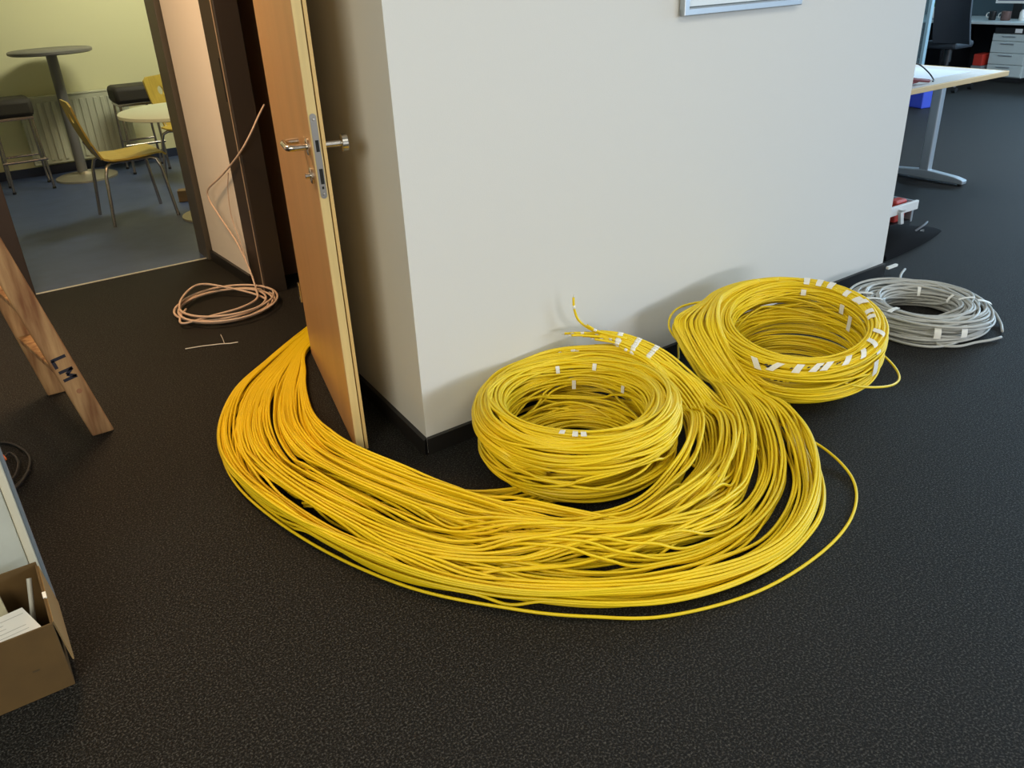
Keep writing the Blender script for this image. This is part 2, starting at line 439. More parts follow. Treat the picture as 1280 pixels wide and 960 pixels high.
# loops slumped on the floor inside the ring
for k in range(16):
    th = np.linspace(0, 2*np.pi, 80, endpoint=False)
    rr = .175+.004*k+.012*np.sin(th+nr.uniform(0, 6))+.006*np.sin(2*th+nr.uniform(0, 6))
    P = np.stack([1.505+rr*np.cos(th), 1.91+rr*np.sin(th), .012+.0035*k+.006*np.sin(th+nr.uniform(0, 6))], 1)
    fast_tube('cable', P, CR, 7, YEL, coilA, True)
coil_loops(COILB, coilB, 46, -.011, CR, YEL, amp=.25)
coil_loops(COILB, coilB, 56, -.002, CR, YEL, amp=.18)
coil_loops(COILB, coilB, 16, .005, CR, YEL, amp=.36, jit=.003)
for k in range(34):
    th = np.linspace(0, 2*np.pi, 80, endpoint=False)
    lv = k/34
    rr = .215+.05*lv*nr.uniform(.3, 1.1)+.012*np.sin(th+nr.uniform(0, 6))+.006*np.sin(2*th+nr.uniform(0, 6))
    zb_ = .008+.115*lv+(.035*lv)*np.cos(th-R(36))+.006*np.sin(th+nr.uniform(0, 6))
    P = np.stack([2.545+rr*np.cos(th), 1.845+rr*np.sin(th), np.maximum(zb_, .006)], 1)
    fast_tube('cable', P, CR, 7, YEL, coilB, True)

# --- the loose bundle: strands laid one after another on a height field
S1 = [(1.95, 3.30, 0, 1.95, 3.86, 0), (1.50, 3.42, 0, 1.50, 3.86, 0),
  (1.135, 3.370, 0, 1.224, 3.600, 0), (1.004, 3.098, 0, .915, 3.355, 0), (.930, 2.864, 0, .693, 3.144, 0),
  (.880, 2.614, 0, .535, 2.822, 0), (.896, 2.340, 0, .481, 2.454, 0), (.991, 2.066, 0, .552, 2.033, 0),
  (1.116, 1.828, 0, .695, 1.666, 0), (1.248, 1.595, 0, .904, 1.394, 0), (1.363, 1.457, 0, 1.145, 1.231, 0),
  (1.553, 1.436, 0, 1.442, 1.119, 0), (1.757, 1.497, 0, 1.685, 1.116, 0), (1.942, 1.634, 0, 1.950, 1.244, 0),
  (2.080, 1.860, .03, 2.120, 1.448, 0), (2.115, 1.985, .10, 2.205, 1.690, .06), (2.120, 2.080, .18, 2.215, 1.850, .16),
  (2.140, 2.130, .24, 2.245, 1.960, .24)]
S2 = [(1.95, 3.30, 0, 1.95, 3.86, 0), (1.50, 3.42, 0, 1.50, 3.86, 0),
  (1.135, 3.370, 0, 1.224, 3.600, 0), (1.004, 3.098, 0, .915, 3.355, 0), (.930, 2.864, 0, .693, 3.144, 0),
  (.880, 2.614, 0, .535, 2.822, 0), (.896, 2.340, 0, .481, 2.454, 0), (.991, 2.066, 0, .552, 2.033, 0),
  (1.102, 1.807, 0, .751, 1.678, 0), (1.258, 1.612, 0, .988, 1.476, 0), (1.410, 1.535, 0, 1.274, 1.343, 0),
  (1.610, 1.570, 0, 1.551, 1.337, 0), (1.755, 1.655, 0, 1.772, 1.428, 0), (1.850, 1.755, .04, 1.954, 1.591, 0),
  (1.870, 1.860, .13, 2.020, 1.740, .06), (1.850, 1.950, .215, 1.985, 1.865, .15)]
for a in np.linspace(120, 40, 6):
    t = (120-a)/80; ri = .385-.065*t; ro = .300-.020*t
    cx, cy = 2.52, 1.83
    zt_ = .262+.05*math.cos(R(a-36))-.02*t
    S1.append((cx+ri*math.cos(R(a)), min(cy+ri*math.sin(R(a)), 2.27), zt_-.02, cx+ro*math.cos(R(a)), cy+ro*math.sin(R(a)), zt_))
S2B = []
for a in np.linspace(26, 190, 9):
    t = (a-26)/164; ri = .355-.045*t; ro = .425-.075*min(1, 2*t)
    zt_ = .232-.05*t
    S2B.append((1.505+ri*math.cos(R(a))*.98, min(1.91+ri*math.sin(R(a)), 2.235), zt_, 1.505+ro*math.cos(R(a)), min(1.91+ro*math.sin(R(a)), 2.25), zt_-.03))
S2B.append((1.505+.285*math.cos(R(212)), 1.91+.285*math.sin(R(212)), .11, 1.505+.30*math.cos(R(212)), 1.91+.30*math.sin(R(212)), .08))
S5 = [(.70, 2.25, 0, .62, 2.2, 0), (.84, 2.15, 0, .76, 2.07, 0), (.994, 2.071, 0, .977, 1.943, 0), (1.124, 1.934, 0, 1.053, 1.803, 0), (1.264, 1.865, 0, 1.266, 1.738, 0),
  (1.507, 1.878, 0, 1.476, 1.717, 0), (1.70, 1.90, 0, 1.68, 1.76, 0)]
S4 = [(2.44, 1.86, .03, 2.47, 1.79, .03), (2.324, 1.804, 0, 2.378, 1.735, 0), (2.209, 1.598, 0, 2.248, 1.566, 0), (2.069, 1.403, 0, 2.110, 1.403, 0),
  (1.911, 1.264, 0, 1.963, 1.251, 0), (1.724, 1.203, 0, 1.791, 1.152, 0), (1.423, 1.156, 0, 1.491, 1.106, 0), (1.10, 1.29, 0, 1.2, 1.18, 0), (.87, 1.53, 0, .95, 1.38, 0), (.70, 1.75, 0, .72, 1.66, 0), (.62, 2.05, 0, .58, 2.03, 0), (.57, 2.45, 0, .51, 2.45, 0), (.64, 2.8, 0, .57, 2.82, 0), (.82, 3.1, 0, .74, 3.13, 0), (1.03, 3.33, 0, .96, 3.37, 0), (1.3, 3.55, 0, 1.25, 3.64, 0), (1.6, 3.7, 0, 1.6, 3.8, 0)]

CELL = .0035; HX0, HY0 = .38, .98; HNX, HNY = int(2.7/CELL), int(3.0/CELL)
HM = np.zeros((HNX, HNY))
offs = [(i, j) for i in range(-2, 3) for j in range(-2, 3) if math.hypot(i, j)*CELL < CR*1.35]
def lay(P, rad=CR, lift=0):
    P = resample(P, .0035)
    ix = np.clip(((P[:, 0]-HX0)/CELL).astype(int), 3, HNX-4); iy = np.clip(((P[:, 1]-HY0)/CELL).astype(int), 3, HNY-4)
    need = np.full(len(P), rad)
    for i, j in offs:
        d = math.hypot(i, j)*CELL
        h_ = HM[ix+i, iy+j]
        need = np.maximum(need, h_+math.sqrt(max(rad*rad-d*d, 0))*.9*np.exp(-np.maximum(h_-.009, 0)/.015))
    z = np.maximum(need, P[:, 2]+rad)
    z = np.maximum(need, P[:, 2]+rad)
    W = 11
    zp = np.pad(z, W, mode='edge'); z = np.max(np.stack([zp[i:i+len(z)] for i in range(2*W+1)]), 0)
    zp = np.pad(z, W, mode='edge'); z = np.convolve(zp, np.ones(2*W+1)/(2*W+1), 'valid')
    zp = np.pad(z, 9, mode='edge'); z = np.convolve(zp, np.ones(19)/19, 'valid')
    fy = np.clip((P[:, 1]-2.45)/.6, 0, 1); z = rad+(z-rad)*(1-.27*fy*fy*(3-2*fy))
    wz = np.clip((P[:, 2]-.02)/.09, 0, 1); wz = wz*wz*(3-2*wz)
    z = (1-wz)*z+wz*(P[:, 2]+rad+lift)
    P[:, 2] = z
    for i, j in offs:
        d = math.hypot(i, j)*CELL
        if d < rad: np.maximum.at(HM, (ix+i, iy+j), z+math.sqrt(rad*rad-d*d))
    return P
bundle = thing('cable_bundle', 'wide loose sweep of many yellow cables curving over the carpet out of the open doorway', 'cables', (1.0, 1.9, 0))
def wob(n, amp, f):
    t = np.linspace(0, 1, n); w_ = np.zeros(n)
    for k in range(1, 3): w_ += amp/k*np.sin(2*np.pi*f*k*t*nr.uniform(.6, 1.2)+nr.uniform(0, 7))
    return w_
def strand(rows, u, grp_w, own=.024):
    K = crom(rows, 10); n = len(K)
    uu = u+grp_w(n)+wob(n, own, .75)
    v = (2*uu-1)*1.12; v = v/(1+np.abs(v)**4)**.25
    uu = (.5+.5*v)[:, None]
    return K[:, :3]*(1-uu)+K[:, 3:]*uu
def mk_group(amp):
    s = nr.randint(1 << 30)
    def f(n):
        st = np.random.RandomState(s); t = np.linspace(0, 1, n); r_ = np.zeros(n)
        for k in range(1, 3): r_ += amp/k*np.sin(2*np.pi*.65*k*t*st.uniform(.6, 1.2)+st.uniform(0, 7))
        return r_
    return f
def put(P):
    P = lay(P, lift=nr.uniform(0, .034)); Q = resample(P, .017)
    fast_tube('cable', Q, CR, 7, YEL, bundle)
    return Q
for k in range(12): put(strand(S5, (k+.5)/12, mk_group(.1)))
for k in range(7): put(strand(S4, (k+.5)/7, mk_group(.15)))
jobs = []
for kind, ng, per in ((1, 14, 4), (2, 11, 4)):
    cs = nr.permutation(ng)
    for gi in range(ng):
        gw = mk_group(.145); uc = (cs[gi]+.5)/ng
        for k in range(per): jobs.append((gi*16/ng+nr.uniform(0, 1.2), kind, np.clip(uc+(k-2)*.025+nr.uniform(-.02, .02), 0, 1), gw))
for k in range(12): jobs.append((nr.uniform(0, 12), 1, k/11, mk_group(.05)))
for k in range(8): jobs.append((nr.uniform(0, 12), 2, k/7, mk_group(.05)))
jobs.sort(key=lambda j: j[0])
n2 = 0; ENDS = []
for _, kind, u, gw in jobs:
    if kind == 1:
        rows = S1[:len(S1)-nr.randint(0, 3)]
        put(strand(rows, u, gw))
    else:
        n2 += 1
        if n2 % 3 == 0 and len(ENDS) < 16:
            rows = S2+S2B[:3]; P = strand(rows, u, gw); P = P[:len(P)-nr.randint(0, 10)]
            ENDS.append(put(P))
        else:
            put(strand(S2+S2B, u, gw))
# a few thin loops hanging down the right flank of the first coil, and loose outliers
def free_cable(pts, name='cable', parent=bundle, rad=CR, m=YEL):
    return fast_tube(name, resample(crom(pts, 12), .015), rad, 7, m, parent)
for k in range(6):
    d = .016*k
    free_cable([(1.78+d, 2.02, .24), (1.86+d, 1.90, .205), (1.885+d, 1.79, .13), (1.855+d, 1.69, .06), (1.77+d*.8, 1.60-.1*d, .035+.003*k), (1.62+d*.5, 1.53-.3*d, .04), (1.45, 1.47-.4*d, .045)])
free_cable([(2.135, 1.80, .045), (2.150, 1.95, .12), (2.135, 2.07, .19), (2.150, 2.15, .235), (2.24, 2.205, .262), (2.36, 2.20, .265), (2.5, 2.14, .26)])
free_cable([(2.115, 2.24, .0043), (2.16, 2.16, .0043), (2.26, 2.20, .03), (2.33, 2.27, .06)])
free_cable([(2.10, 2.14, .0043), (2.15, 2.20, .0043), (2.24, 2.27, .02)])
free_cable([(2.33, 1.60, .20), (2.45, 1.53, .125), (2.62, 1.50, .075), (2.76, 1.53, .05), (2.835, 1.61, .06), (2.80, 1.70, .13)], parent=coilB)
free_cable([(2.10, 1.70, .075), (2.135, 1.56, .055), (2.165, 1.40, .02), (2.10, 1.25, .0043), (1.94, 1.14, .0043), (1.72, 1.085, .0043), (1.45, 1.085, .0043), (1.2, 1.16, .006), (1.04, 1.27, .012), (.90, 1.41, .012), (.71, 1.67, .012), (.565, 2.04, .015), (.495, 2.45, .02), (.55, 2.81, .02), (.71, 3.13, .02), (.94, 3.37, .02), (1.24, 3.62, .02), (1.5, 3.8, .02)])
# cut ends of the first coil: sleeves, cores and the long tip that stands up by the wall
for i, Q in enumerate(ENDS):
    e = Q[-1]; d = Q[-1]-Q[-3]; d /= np.linalg.norm(d)
    fast_tube('cable_core', np.array([e-d*.001, e+d*.006, e+d*.012]), .0021, 6, WIRE, bundle)
    if len(Q) > 8:
        a = Q[-4]; b = Q[-3]
        fast_tube('label_sleeve', np.array([a, (a+b)/2, b]), CR*1.22, 8, TAPE, bundle)
spine = np.array([(1.93, 1.52, .015), (1.965, 1.62, .035), (1.985, 1.73, .062), (1.970, 1.84, .130), (1.930, 1.965, .220), (1.865, 2.075, .268), (1.800, 2.145, .283), (1.735, 2.185, .292), (1.67, 2.205, .30)])
SP = resample(crom(spine, 14), .006)
ST = np.gradient(SP, axis=0); ST /= np.linalg.norm(ST, axis=1)[:, None]
SA = np.cross(ST, [0, 0, 1.0]); SA /= np.linalg.norm(SA, axis=1)[:, None]
cl = [(a, b) for b in range(3) for a in range(8-b)]
for q_, (a, b) in enumerate(cl):
    n_e = int(len(SP)*(.78+.21*nr.uniform(0, 1))) if b else int(len(SP)*(.75+.15*nr.uniform(0, 1)))
    spread = np.linspace(3.2, 1.0, len(SP))[:n_e, None]
    k_s = int(len(SP)*nr.uniform(.02, .30))
    Q = SP[:n_e]+SA[:n_e]*((a-3.5+b*.5)*CR*2.05)*spread+np.array([0, 0, 1.0])*(b*CR*1.75)
    Q[:, 2] += .002*np.sin(np.linspace(0, 5, n_e)+nr.uniform(0, 6))
    Q2 = Q[k_s:].copy(); Q2[:, 2] -= .012*np.clip(1-np.arange(len(Q2))/14, 0, 1)**2
    fast_tube('cable', np.vstack([Q2[:-1:2], Q2[-1:]]), CR, 7, YEL, bundle)
    d = Q[-1]-Q[-2]; d /= np.linalg.norm(d)
    fast_tube('cable_core', np.array([Q[-1]-d*.001, Q[-1]+d*.006, Q[-1]+d*.013]), .0021, 6, WIRE, bundle)
    if b == 2 or a in (0, 7-b):
        for f0 in (.60, .675, .745):
            k0 = int(len(SP)*f0)
            if k0+4 < n_e: fast_tube('label_sleeve', Q[k0:k0+4], CR*1.25, 8, TAPE, bundle)
    if q_ % 3 == 0: fast_tube('label_sleeve', Q[n_e-7:n_e-4], CR*1.22, 8, TAPE, bundle)
tipA = [(1.865, 2.075, .285), (1.80, 2.15, .303), (1.765, 2.18, .325), (1.735, 2.195, .360), (1.722, 2.20, .405), (1.722, 2.203, .445)]
tipB = [(1.87, 2.085, .282), (1.806, 2.158, .298), (1.772, 2.187, .320), (1.742, 2.202, .354), (1.730, 2.208, .392)]
tipC = [(1.86, 2.068, .290), (1.795, 2.142, .310), (1.757, 2.172, .338)]
for tp in (tipA, tipB, tipC):
    tp = np.array(tp); free_cable(tp)
    Q = resample(crom(tp, 12), .006); q0 = len(Q)-8
    fast_tube('label_sleeve', Q[q0:q0+3], CR*1.2, 8, TAPE, bundle)
    d = Q[-1]-Q[-2]; d /= np.linalg.norm(d)
    fast_tube('cable_core', np.array([Q[-1]-d*.001, Q[-1]+d*.005, Q[-1]+d*.010]), .0020, 6, WIRE, bundle)

# white tape labels wrapped over the coils: (theta, phi, half length along, half width in phi)
def label(C, parent, th, ph, dth=.022, dph=.16, skew=0, off=.0085, name='tape_label', m=TAPE):
    nu, nv = 5, 9
    v = []; f = []
    for s in (0, .0012):
        for i in range(nu):
            for j in range(nv):
                a = ph+dph*(2*j/(nv-1)-1); t = th+dth*(2*i/(nu-1)-1)+skew*(2*j/(nv-1)-1)
                v.append(tuple(coil_pt(C, np.array(t), np.array(a), off+s)))
    g = lambda s, i, j: s*nu*nv+i*nv+j
    for i in range(nu-1):
        for j in range(nv-1):
            f.append((g(1, i, j), g(1, i+1, j), g(1, i+1, j+1), g(1, i, j+1)))
            f.append((g(0, i, j), g(0, i, j+1), g(0, i+1, j+1), g(0, i+1, j)))
    for i in range(nu-1):
        f.append((g(0, i, 0), g(0, i+1, 0), g(1, i+1, 0), g(1, i, 0))); f.append((g(0, i, nv-1), g(1, i, nv-1), g(1, i+1, nv-1), g(0, i+1, nv-1)))
    for j in range(nv-1):
        f.append((g(0, 0, j), g(1, 0, j), g(1, 0, j+1), g(0, 0, j+1))); f.append((g(0, nu-1, j), g(0, nu-1, j+1), g(1, nu-1, j+1), g(1, nu-1, j)))
    b = MB(); b.v = v; b.f = f
    return b.build(name, m, parent)
for t_, p_ in ((1.204, 2.435), (.641, 2.33), (.956, 2.985), (.118, 2.906), (3.875, 1.75), (4.02, 1.70), (4.11, 1.70)):
    label(COILA, coilA, t_, p_, .030, .10 if p_ > 2.8 else .17, 0, .0115)
for t_, p_, sk in ((.589, 1.75, 0), (.406, 1.75, 0), (.236, 1.75, 0), (6.231, 1.9, 0), (6.021, 1.9, .02), (5.93, 1.85, .02), (5.668, 1.9, 0), (5.53, 1.95, 0), (5.131, 1.45, .03), (4.869, 1.40, .03),
        (4.621, 1.2, .04), (4.385, 1.15, .05), (4.136, 1.0, .05), (4.019, .95, .05), (3.822, .85, .03), (3.574, .75, .06), (3.351, .65, -.04), (6.205, 2.932, 0), (5.995, 3.194, 0), (.615, 2.644, 0), (4.843, .75, 0), (4.791, .131, 0)):
    label(COILB, coilB, t_, p_, .042, .17 if p_ > 2.3 or p_ < .2 or t_ == 4.843 else .30, sk, .0115)
# pen strokes on the cables between the white labels
for t_, p_ in ((3.47, .72), (3.49, .66), (3.52, .74), (3.50, .62), (3.75, .80), (3.93, .93), (4.07, .98), (4.25, 1.05), (4.28, 1.10)):
    label(COILB, coilB, t_, p_, .012, .05, .01, .0125, 'pen_mark', INK)

# ------------------------------------------------------------------ grey coil
coilG = thing('cable_coil', 'flat coil of grey cable with white tape, past the end of the white wall', 'cable coil', (3.44, 1.88, 0))
GR = .0060
coil_loops(COILG, coilG, 26, -.012, GR, GREYC, amp=.5, jit=.006, npts=80)
coil_loops(COILG, coilG, 26, .0, GR, GREYC, amp=.5, jit=.006, npts=80)
for k in range(9):
    th = np.linspace(0, 2*np.pi, 80, endpoint=False); a0 = nr.uniform(0, 7)
    rr = .235+.05*nr.uniform(-1, 1)+.045*np.sin(th+a0)
    P = np.stack([3.44+rr*np.cos(th), 1.875+rr*np.sin(th), .06+.035*np.sin(th+a0+1)*nr.uniform(.5, 1)+.02*nr.uniform(0, 1)], 1)
    fast_tube('cable', P, GR, 7, GREYC, coilG, True)
free_cable([(3.20, 2.02, .03), (3.155, 1.88, .012), (3.15, 1.76, .010), (3.21, 1.66, .009), (3.32, 1.62, .012), (3.45, 1.62, .03)], parent=coilG, rad=GR, m=GREYC)
free_cable([(3.30, 1.70, .03), (3.24, 1.66, .012), (3.29, 1.60, .009), (3.38, 1.575, .009), (3.45, 1.55, .009), (3.51, 1.535, .011)], parent=coilG, rad=GR, m=GREYC)
free_cable([(3.70, 1.80, .06), (3.715, 1.70, .04), (3.66, 1.62, .012), (3.575, 1.565, .009)], parent=coilG, rad=GR, m=GREYC)
free_cable([(3.60, 2.08, .08), (3.68, 2.13, .09), (3.76, 2.16, .095)], parent=coilG, rad=GR, m=GREYC)
for t_, p_ in ((2.212, 1.414), (2.513, 1.728), (3.194, 1.6), (5.524, 1.911), (5.393, 1.152), (3.94, .25), (4.307, .25), (.576, 2.644), (5.864, 2.566)):
    label(COILG, coilG, t_, p_, .045, .36, 0, .014)

# ------------------------------------------------------------------ beige cable by the corridor wall
pk = thing('beige_cable', 'thin beige cable coiled on the carpet and running up into the brown door frame', 'cable', (1.0, 4.15, 0))
pts = []
th = np.linspace(R(-115), R(-115)+2*np.pi*4.3, 170)
rr = .232+.022*np.sin(th*.77+1)+.014*np.sin(th*.43)
ctr = np.stack([.99+.010*np.sin(th*.5), 4.15+.012*np.cos(th*.6)], 1)
zz = .006+.0016*(th-th[0])
P = np.stack([ctr[:, 0]+rr*np.cos(th), ctr[:, 1]+rr*np.sin(th), zz], 1)
fast_tube('cable', resample(P, .012), .0058, 8, PINKC, pk)
lead_in = [(.755, 4.14, .02), (.80, 4.27, .06), (.92, 4.37, .085), (1.05, 4.31, .055), (1.17, 4.16, .02), (1.16, 4.02, .012), (1.02, 3.93, .012)]
fast_tube('cable', resample(crom(lead_in, 10), .012), .0058, 8, PINKC, pk)
lead_2 = [(.80, 4.20, .03), (.745, 4.10, .03), (.738, 4.01, .03), (.86, 4.005, .035), (1.02, 4.02, .035), (1.13, 4.09, .035), (1.168, 4.20, .05)]
fast_tube('cable', resample(crom(lead_2, 10), .012), .0058, 8, PINKC, pk)
up1 = [(1.168, 4.20, .05), (1.178, 4.29, .13), (1.180, 4.44, .24), (1.162, 4.62, .355), (1.150, 4.715, .43), (1.152, 4.70, .49), (1.174, 4.50, .583), (1.195, 4.30, .683), (1.222, 4.178, .765), (1.277, 4.155, .845), (1.325, 4.170, .905), (1.375, 4.195, .955)]
fast_tube('cable_riser', resample(crom(up1, 10), .012), .0050, 8, PINKC, pk)
up2 = [(1.168, 4.20, .05), (1.178, 4.30, .14), (1.186, 4.40, .26), (1.184, 4.46, .38), (1.186, 4.44, .52), (1.195, 4.40, .62)]
fast_tube('cable_riser', resample(crom(up2, 10), .012), .0028, 6, PINKC, pk)

# small scraps on the carpet
tag(MB().tube([(.672, 3.754, .004), (.74, 3.735, .0045), (.82, 3.70, .005), (.855, 3.675, .006), (.887, 3.656, .010)], .0022, 6).tube([(.835, 3.695, .005), (.842, 3.74, .012), (.846, 3.78, .018)], .0016, 5)
    .build('wire_scrap', WIRE), 'short pale bent wire scrap lying on the carpet near the beige cable', 'scrap')
tag(MB().box(3.85, 2.30, .035, 3.93, 2.315, .047).build('tape_scrap', TAPE), 'small white strip sticking out at the wall end behind the grey coil', 'scrap')

# ------------------------------------------------------------------ ladder
lad = thing('step_ladder', 'worn wooden step ladder with painted letters on its leg, at the left edge', 'ladder', (.0, 3.4, 0))
dirl = Vector((-.205, 0, 1)); 
def rail(xc, y0, y1, name, zt=1.8, w0=.077, d=dirl):
    b = [Vector((xc-w0/2, y0, 0)), Vector((xc+w0/2, y0, 0)), Vector((xc+w0/2, y1, 0)), Vector((xc-w0/2, y1, 0))]
    return MB().quadbox(b, [p+d*zt for p in b]).build(name, WOOD, lad, bevel=.006)
r1 = rail(.207, 3.150, 3.178, 'rail')
r2 = rail(.120, 3.640, 3.668, 'rail', d=Vector((-.16, -.02, 1)))
for z in (.27, .52, .77, 1.02, 1.27, 1.52):
    xa = .207-.205*z; xb = .120-.16*z
    a = Vector((xa, 3.178, z)); b_ = Vector((xb, 3.640-.02*z, z))
    MB().quadbox([a+Vector((-.034, 0, -.011)), a+Vector((.034, 0, -.011)), b_+Vector((.034, 0, -.011)), b_+Vector((-.034, 0, -.011))],
                 [a+Vector((-.034, 0, .011)), a+Vector((.034, 0, .011)), b_+Vector((.034, 0, .011)), b_+Vector((-.034, 0, .011))]).build('tread', WOOD, lad, bevel=.003)
for y in (3.18, 3.60):
    b = [Vector((-.62, y, 0)), Vector((-.56, y, 0)), Vector((-.56, y+.026, 0)), Vector((-.62, y+.026, 0))]
    MB().quadbox(b, [p+Vector((.41, 0, 1.78)) for p in b]).build('rear_leg', WOOD, lad, bevel=.004)
MB().box(-.30, 3.12, 1.80, -.08, 3.69, 1.825).build('top_cap', WOOD, lad, bevel=.004)
# hand painted letters L and M running down the near rail
au = Vector((1, 0, .205)).normalized(); ad = (-dirl).normalized()
lc = Vector((.207, 3.1499, 0))+dirl*.335
def stroke(b, u0, v0, u1, v1, wv=.0115):
    p = lc+au*u0+ad*v0; q_ = lc+au*u1+ad*v1
    d = (q_-p); n_ = d.normalized().cross(Vector((0, 1, 0)))*wv/2
    y_ = Vector((0, -.0012, 0))
    vs = [p-n_, p+n_, q_+n_, q_-n_]
    b.quadbox(vs, [x+y_ for x in vs])
bL = MB(); stroke(bL, -.026, .0, .024, .0); stroke(bL, -.022, .0, -.022, .034); bL.build('letter_l', INK, r1)
bM = MB(); stroke(bM, -.024, .052, .024, .052); stroke(bM, .022, .052, -.004, .068); stroke(bM, -.004, .068, .022, .086); stroke(bM, .024, .086, -.024, .086); bM.build('letter_m', INK, r1)
MB().lathe([(.0001, 0), (.010, 0), (.009, .0012), (.0001, .0014)], lc+au*.004+ad*.145, 14, (0, -1, 0)).build('knot', mat('knot_wood', (.33, .15, .07), .7), r1)

# ------------------------------------------------------------------ cardboard box with papers
cb = thing('cardboard_box', 'open brown cardboard box with papers inside, bottom left corner', 'box', (-.29, 1.985, 0))
bx0, bx1, by0, by1, bh, th_ = -.48, -.098, 1.852, 2.125, .195, .005
MB().box(bx0, by0, .001, bx1, by0+th_, bh).build('front_side', CARD, cb, bevel=.0015)
MB().box(bx0, by1-th_, .001, bx1, by1, bh+.006).build('back_side', CARD, cb, bevel=.0015)
MB().box(bx1-th_, by0+th_, .001, bx1, by1-th_, bh).build('right_side', CARD, cb, bevel=.0015)
MB().box(bx0, by0+th_, .001, bx0+th_, by1-th_, bh).build('left_side', CARD, cb, bevel=.0015)
MB().box(bx0+th_, by0+th_, .001, bx1-th_, by1-th_, .006).build('bottom', CARD, cb)
MB().quadbox([(bx1, by0+.01, bh-.004), (bx1+.003, by0+.01, bh-.002), (bx1+.003, by1-.01, bh-.002), (bx1, by1-.01, bh-.004)][::-1],
             [(bx1+.012, by0+.012, bh-.13), (bx1+.016, by0+.012, bh-.13), (bx1+.016, by1-.012, bh-.13), (bx1+.012, by1-.012, bh-.13)][::-1]).build('flap', CARDE, cb)
MB().box(bx1-.0052, by0+.11, bh-.004, bx1+.003, by0+.135, bh+.0015).build('tape_piece', TAPE, cb)
MB().box(-.17, by0-.0012, .082, -.155, by0-.0002, .086).build('hand_tear', mat('dark_card', (.08, .05, .02), .9), cb)
# contents
pa = MB(); o_ = Vector((-.365, 1.870, .150))
pu = Vector((.247, .000, .020)); pv = Vector((-.035, .128, -.004))
pa.obox(o_, pu, pv, (0, .0002, .0018))
paper = tag(pa.build('paper_sheet', PAPER), 'white written sheet lying on top in the cardboard box', 'paper')
for k in range(6):
    a0 = o_+pu*(.46+.05*(k % 3))+pv*(.15+.13*k)+Vector((0, 0, .0022))
    MB().obox(a0, pu*(.26+.05*((k*7) % 4)), pv*.012, (0, 0, .0004)).build('ink_line', mat('grey_ink', (.42, .42, .42), .7), paper)
tag(MB().obox((-.37, 2.012, .10), Vector((.185, .02, 0)), Vector((-.01, .050, .080)), (0, .010, .0)).build('booklet', mat('cream_paper', (.42, .39, .27), .7, noise=.12, nscale=40)),
    'cream ruled booklet standing behind the white sheet in the box', 'booklet')
tag(MB().tube([(-.158, 1.985, .02), (-.140, 2.035, .11), (-.123, 2.085, .185)], .0062, 12).build('tube_stick', mat('grey_plastic', (.42, .41, .37), .5)), 'thin grey plastic tube leaning in the back corner of the box', 'tube')
tag(MB().lathe([(.001, 0), (.022, 0), (.026, .01), (.026, .06), (.018, .075), (.001, .078)], (-.138, 1.905, .008), 20).build('red_jar', RED), 'dark red round jar deep inside the cardboard box', 'jar')
tag(MB().box(-.46, 1.87, .008, -.20, 1.99, .10).build('black_case', BLACK, bevel=.006), 'black flat case at the bottom of the cardboard box', 'case')
# pale board behind the box
pb = thing('pale_board', 'pale grey board standing upright behind the cardboard box', 'board', (-.36, 2.25, 0))
MB().box(-.75, 2.17, 0, -.116, 2.205, .72).build('board_face', PANEL, pb, bevel=.003)
MB().box(-.115, 2.166, 0, -.096, 2.215, .72).build('edge_strip', PANELE, pb, bevel=.003)
MB().box(-.096, 2.195, 0, -.088, 2.255, .70).build('back_edge', mat('grey_edge', (.22, .25, .27), .5), pb, bevel=.002)
# black lead
bl = thing('black_lead', 'black tangled lead on the carpet at the left edge below the ladder', 'lead', (-.1, 3.1, 0))
for k, l in enumerate(([(-.22, 3.36, .005), (-.124, 3.316, .005), (-.077, 3.249, .005), (-.048, 3.129, .005), (-.07, 3.01, .006), (-.124, 2.927, .006), (-.2, 2.90, .006)],
          [(-.2, 3.10, .012), (-.141, 3.132, .014), (-.105, 3.19, .014), (-.085, 3.10, .014), (-.11, 2.99, .014), (-.16, 2.95, .014)],
          [(-.06, 3.02, .008), (-.10, 2.93, .012), (-.16, 2.86, .012), (-.25, 2.84, .010)])):
    fast_tube('lead', resample(crom(l, 10), .012), .005, 7, BLACK, bl)
tag(MB().lathe([(.001, 0), (.012, 0), (.012, .035), (.001, .035)], (-.152, 3.12, .025), 14, (1, .3, .2)).build('orange_plug', ORANGE), 'small orange plug on the black lead', 'plug')

# ------------------------------------------------------------------ kitchen
def bstool(loc, label):
    t = thing('bar_stool', label, 'stool', loc, 'bar stools along the radiator')
    x, y, _ = loc
    s = MB()
    for i in range(7):
        pass
    MB().box(x-.165, y-.165, .585, x+.165, y+.165, .725).build('seat', SEATB, t, bevel=.035, smooth=True)
    MB().box(x-.150, y-.150, .565, x+.150, y+.150, .588).build('seat_frame', CHROME, t, bevel=.004)
    for sx_ in (-1, 1):
        for sy_ in (-1, 1):
            MB().tube([(x+sx_*.135, y+sy_*.135, .57), (x+sx_*.150, y+sy_*.150, .012)], .011, 10).build('leg', CHROME, t)
            MB().lathe([(.001, 0), (.014, 0), (.014, .016), (.001, .016)], (x+sx_*.150, y+sy_*.150, 0), 12).build('foot_cap', BLACK, t)
    MB().tube([(x-.165, y-.152, .245), (x+.165, y-.152, .245)], .011, 10).build('footrest', CHROME, t)
    MB().tube([(x-.150, y+.147, .245), (x+.150, y+.147, .245)], .009, 10).build('footrest', CHROME, t)
    return t
st = bstool((.560, 8.10, 0), 'dark upholstered bar stool left of the tall grey table')
st2 = copy_tree(st); st2.location = (1.52, 8.16, 0); st2['label'] = 'dark upholstered bar stool behind the round pale table'
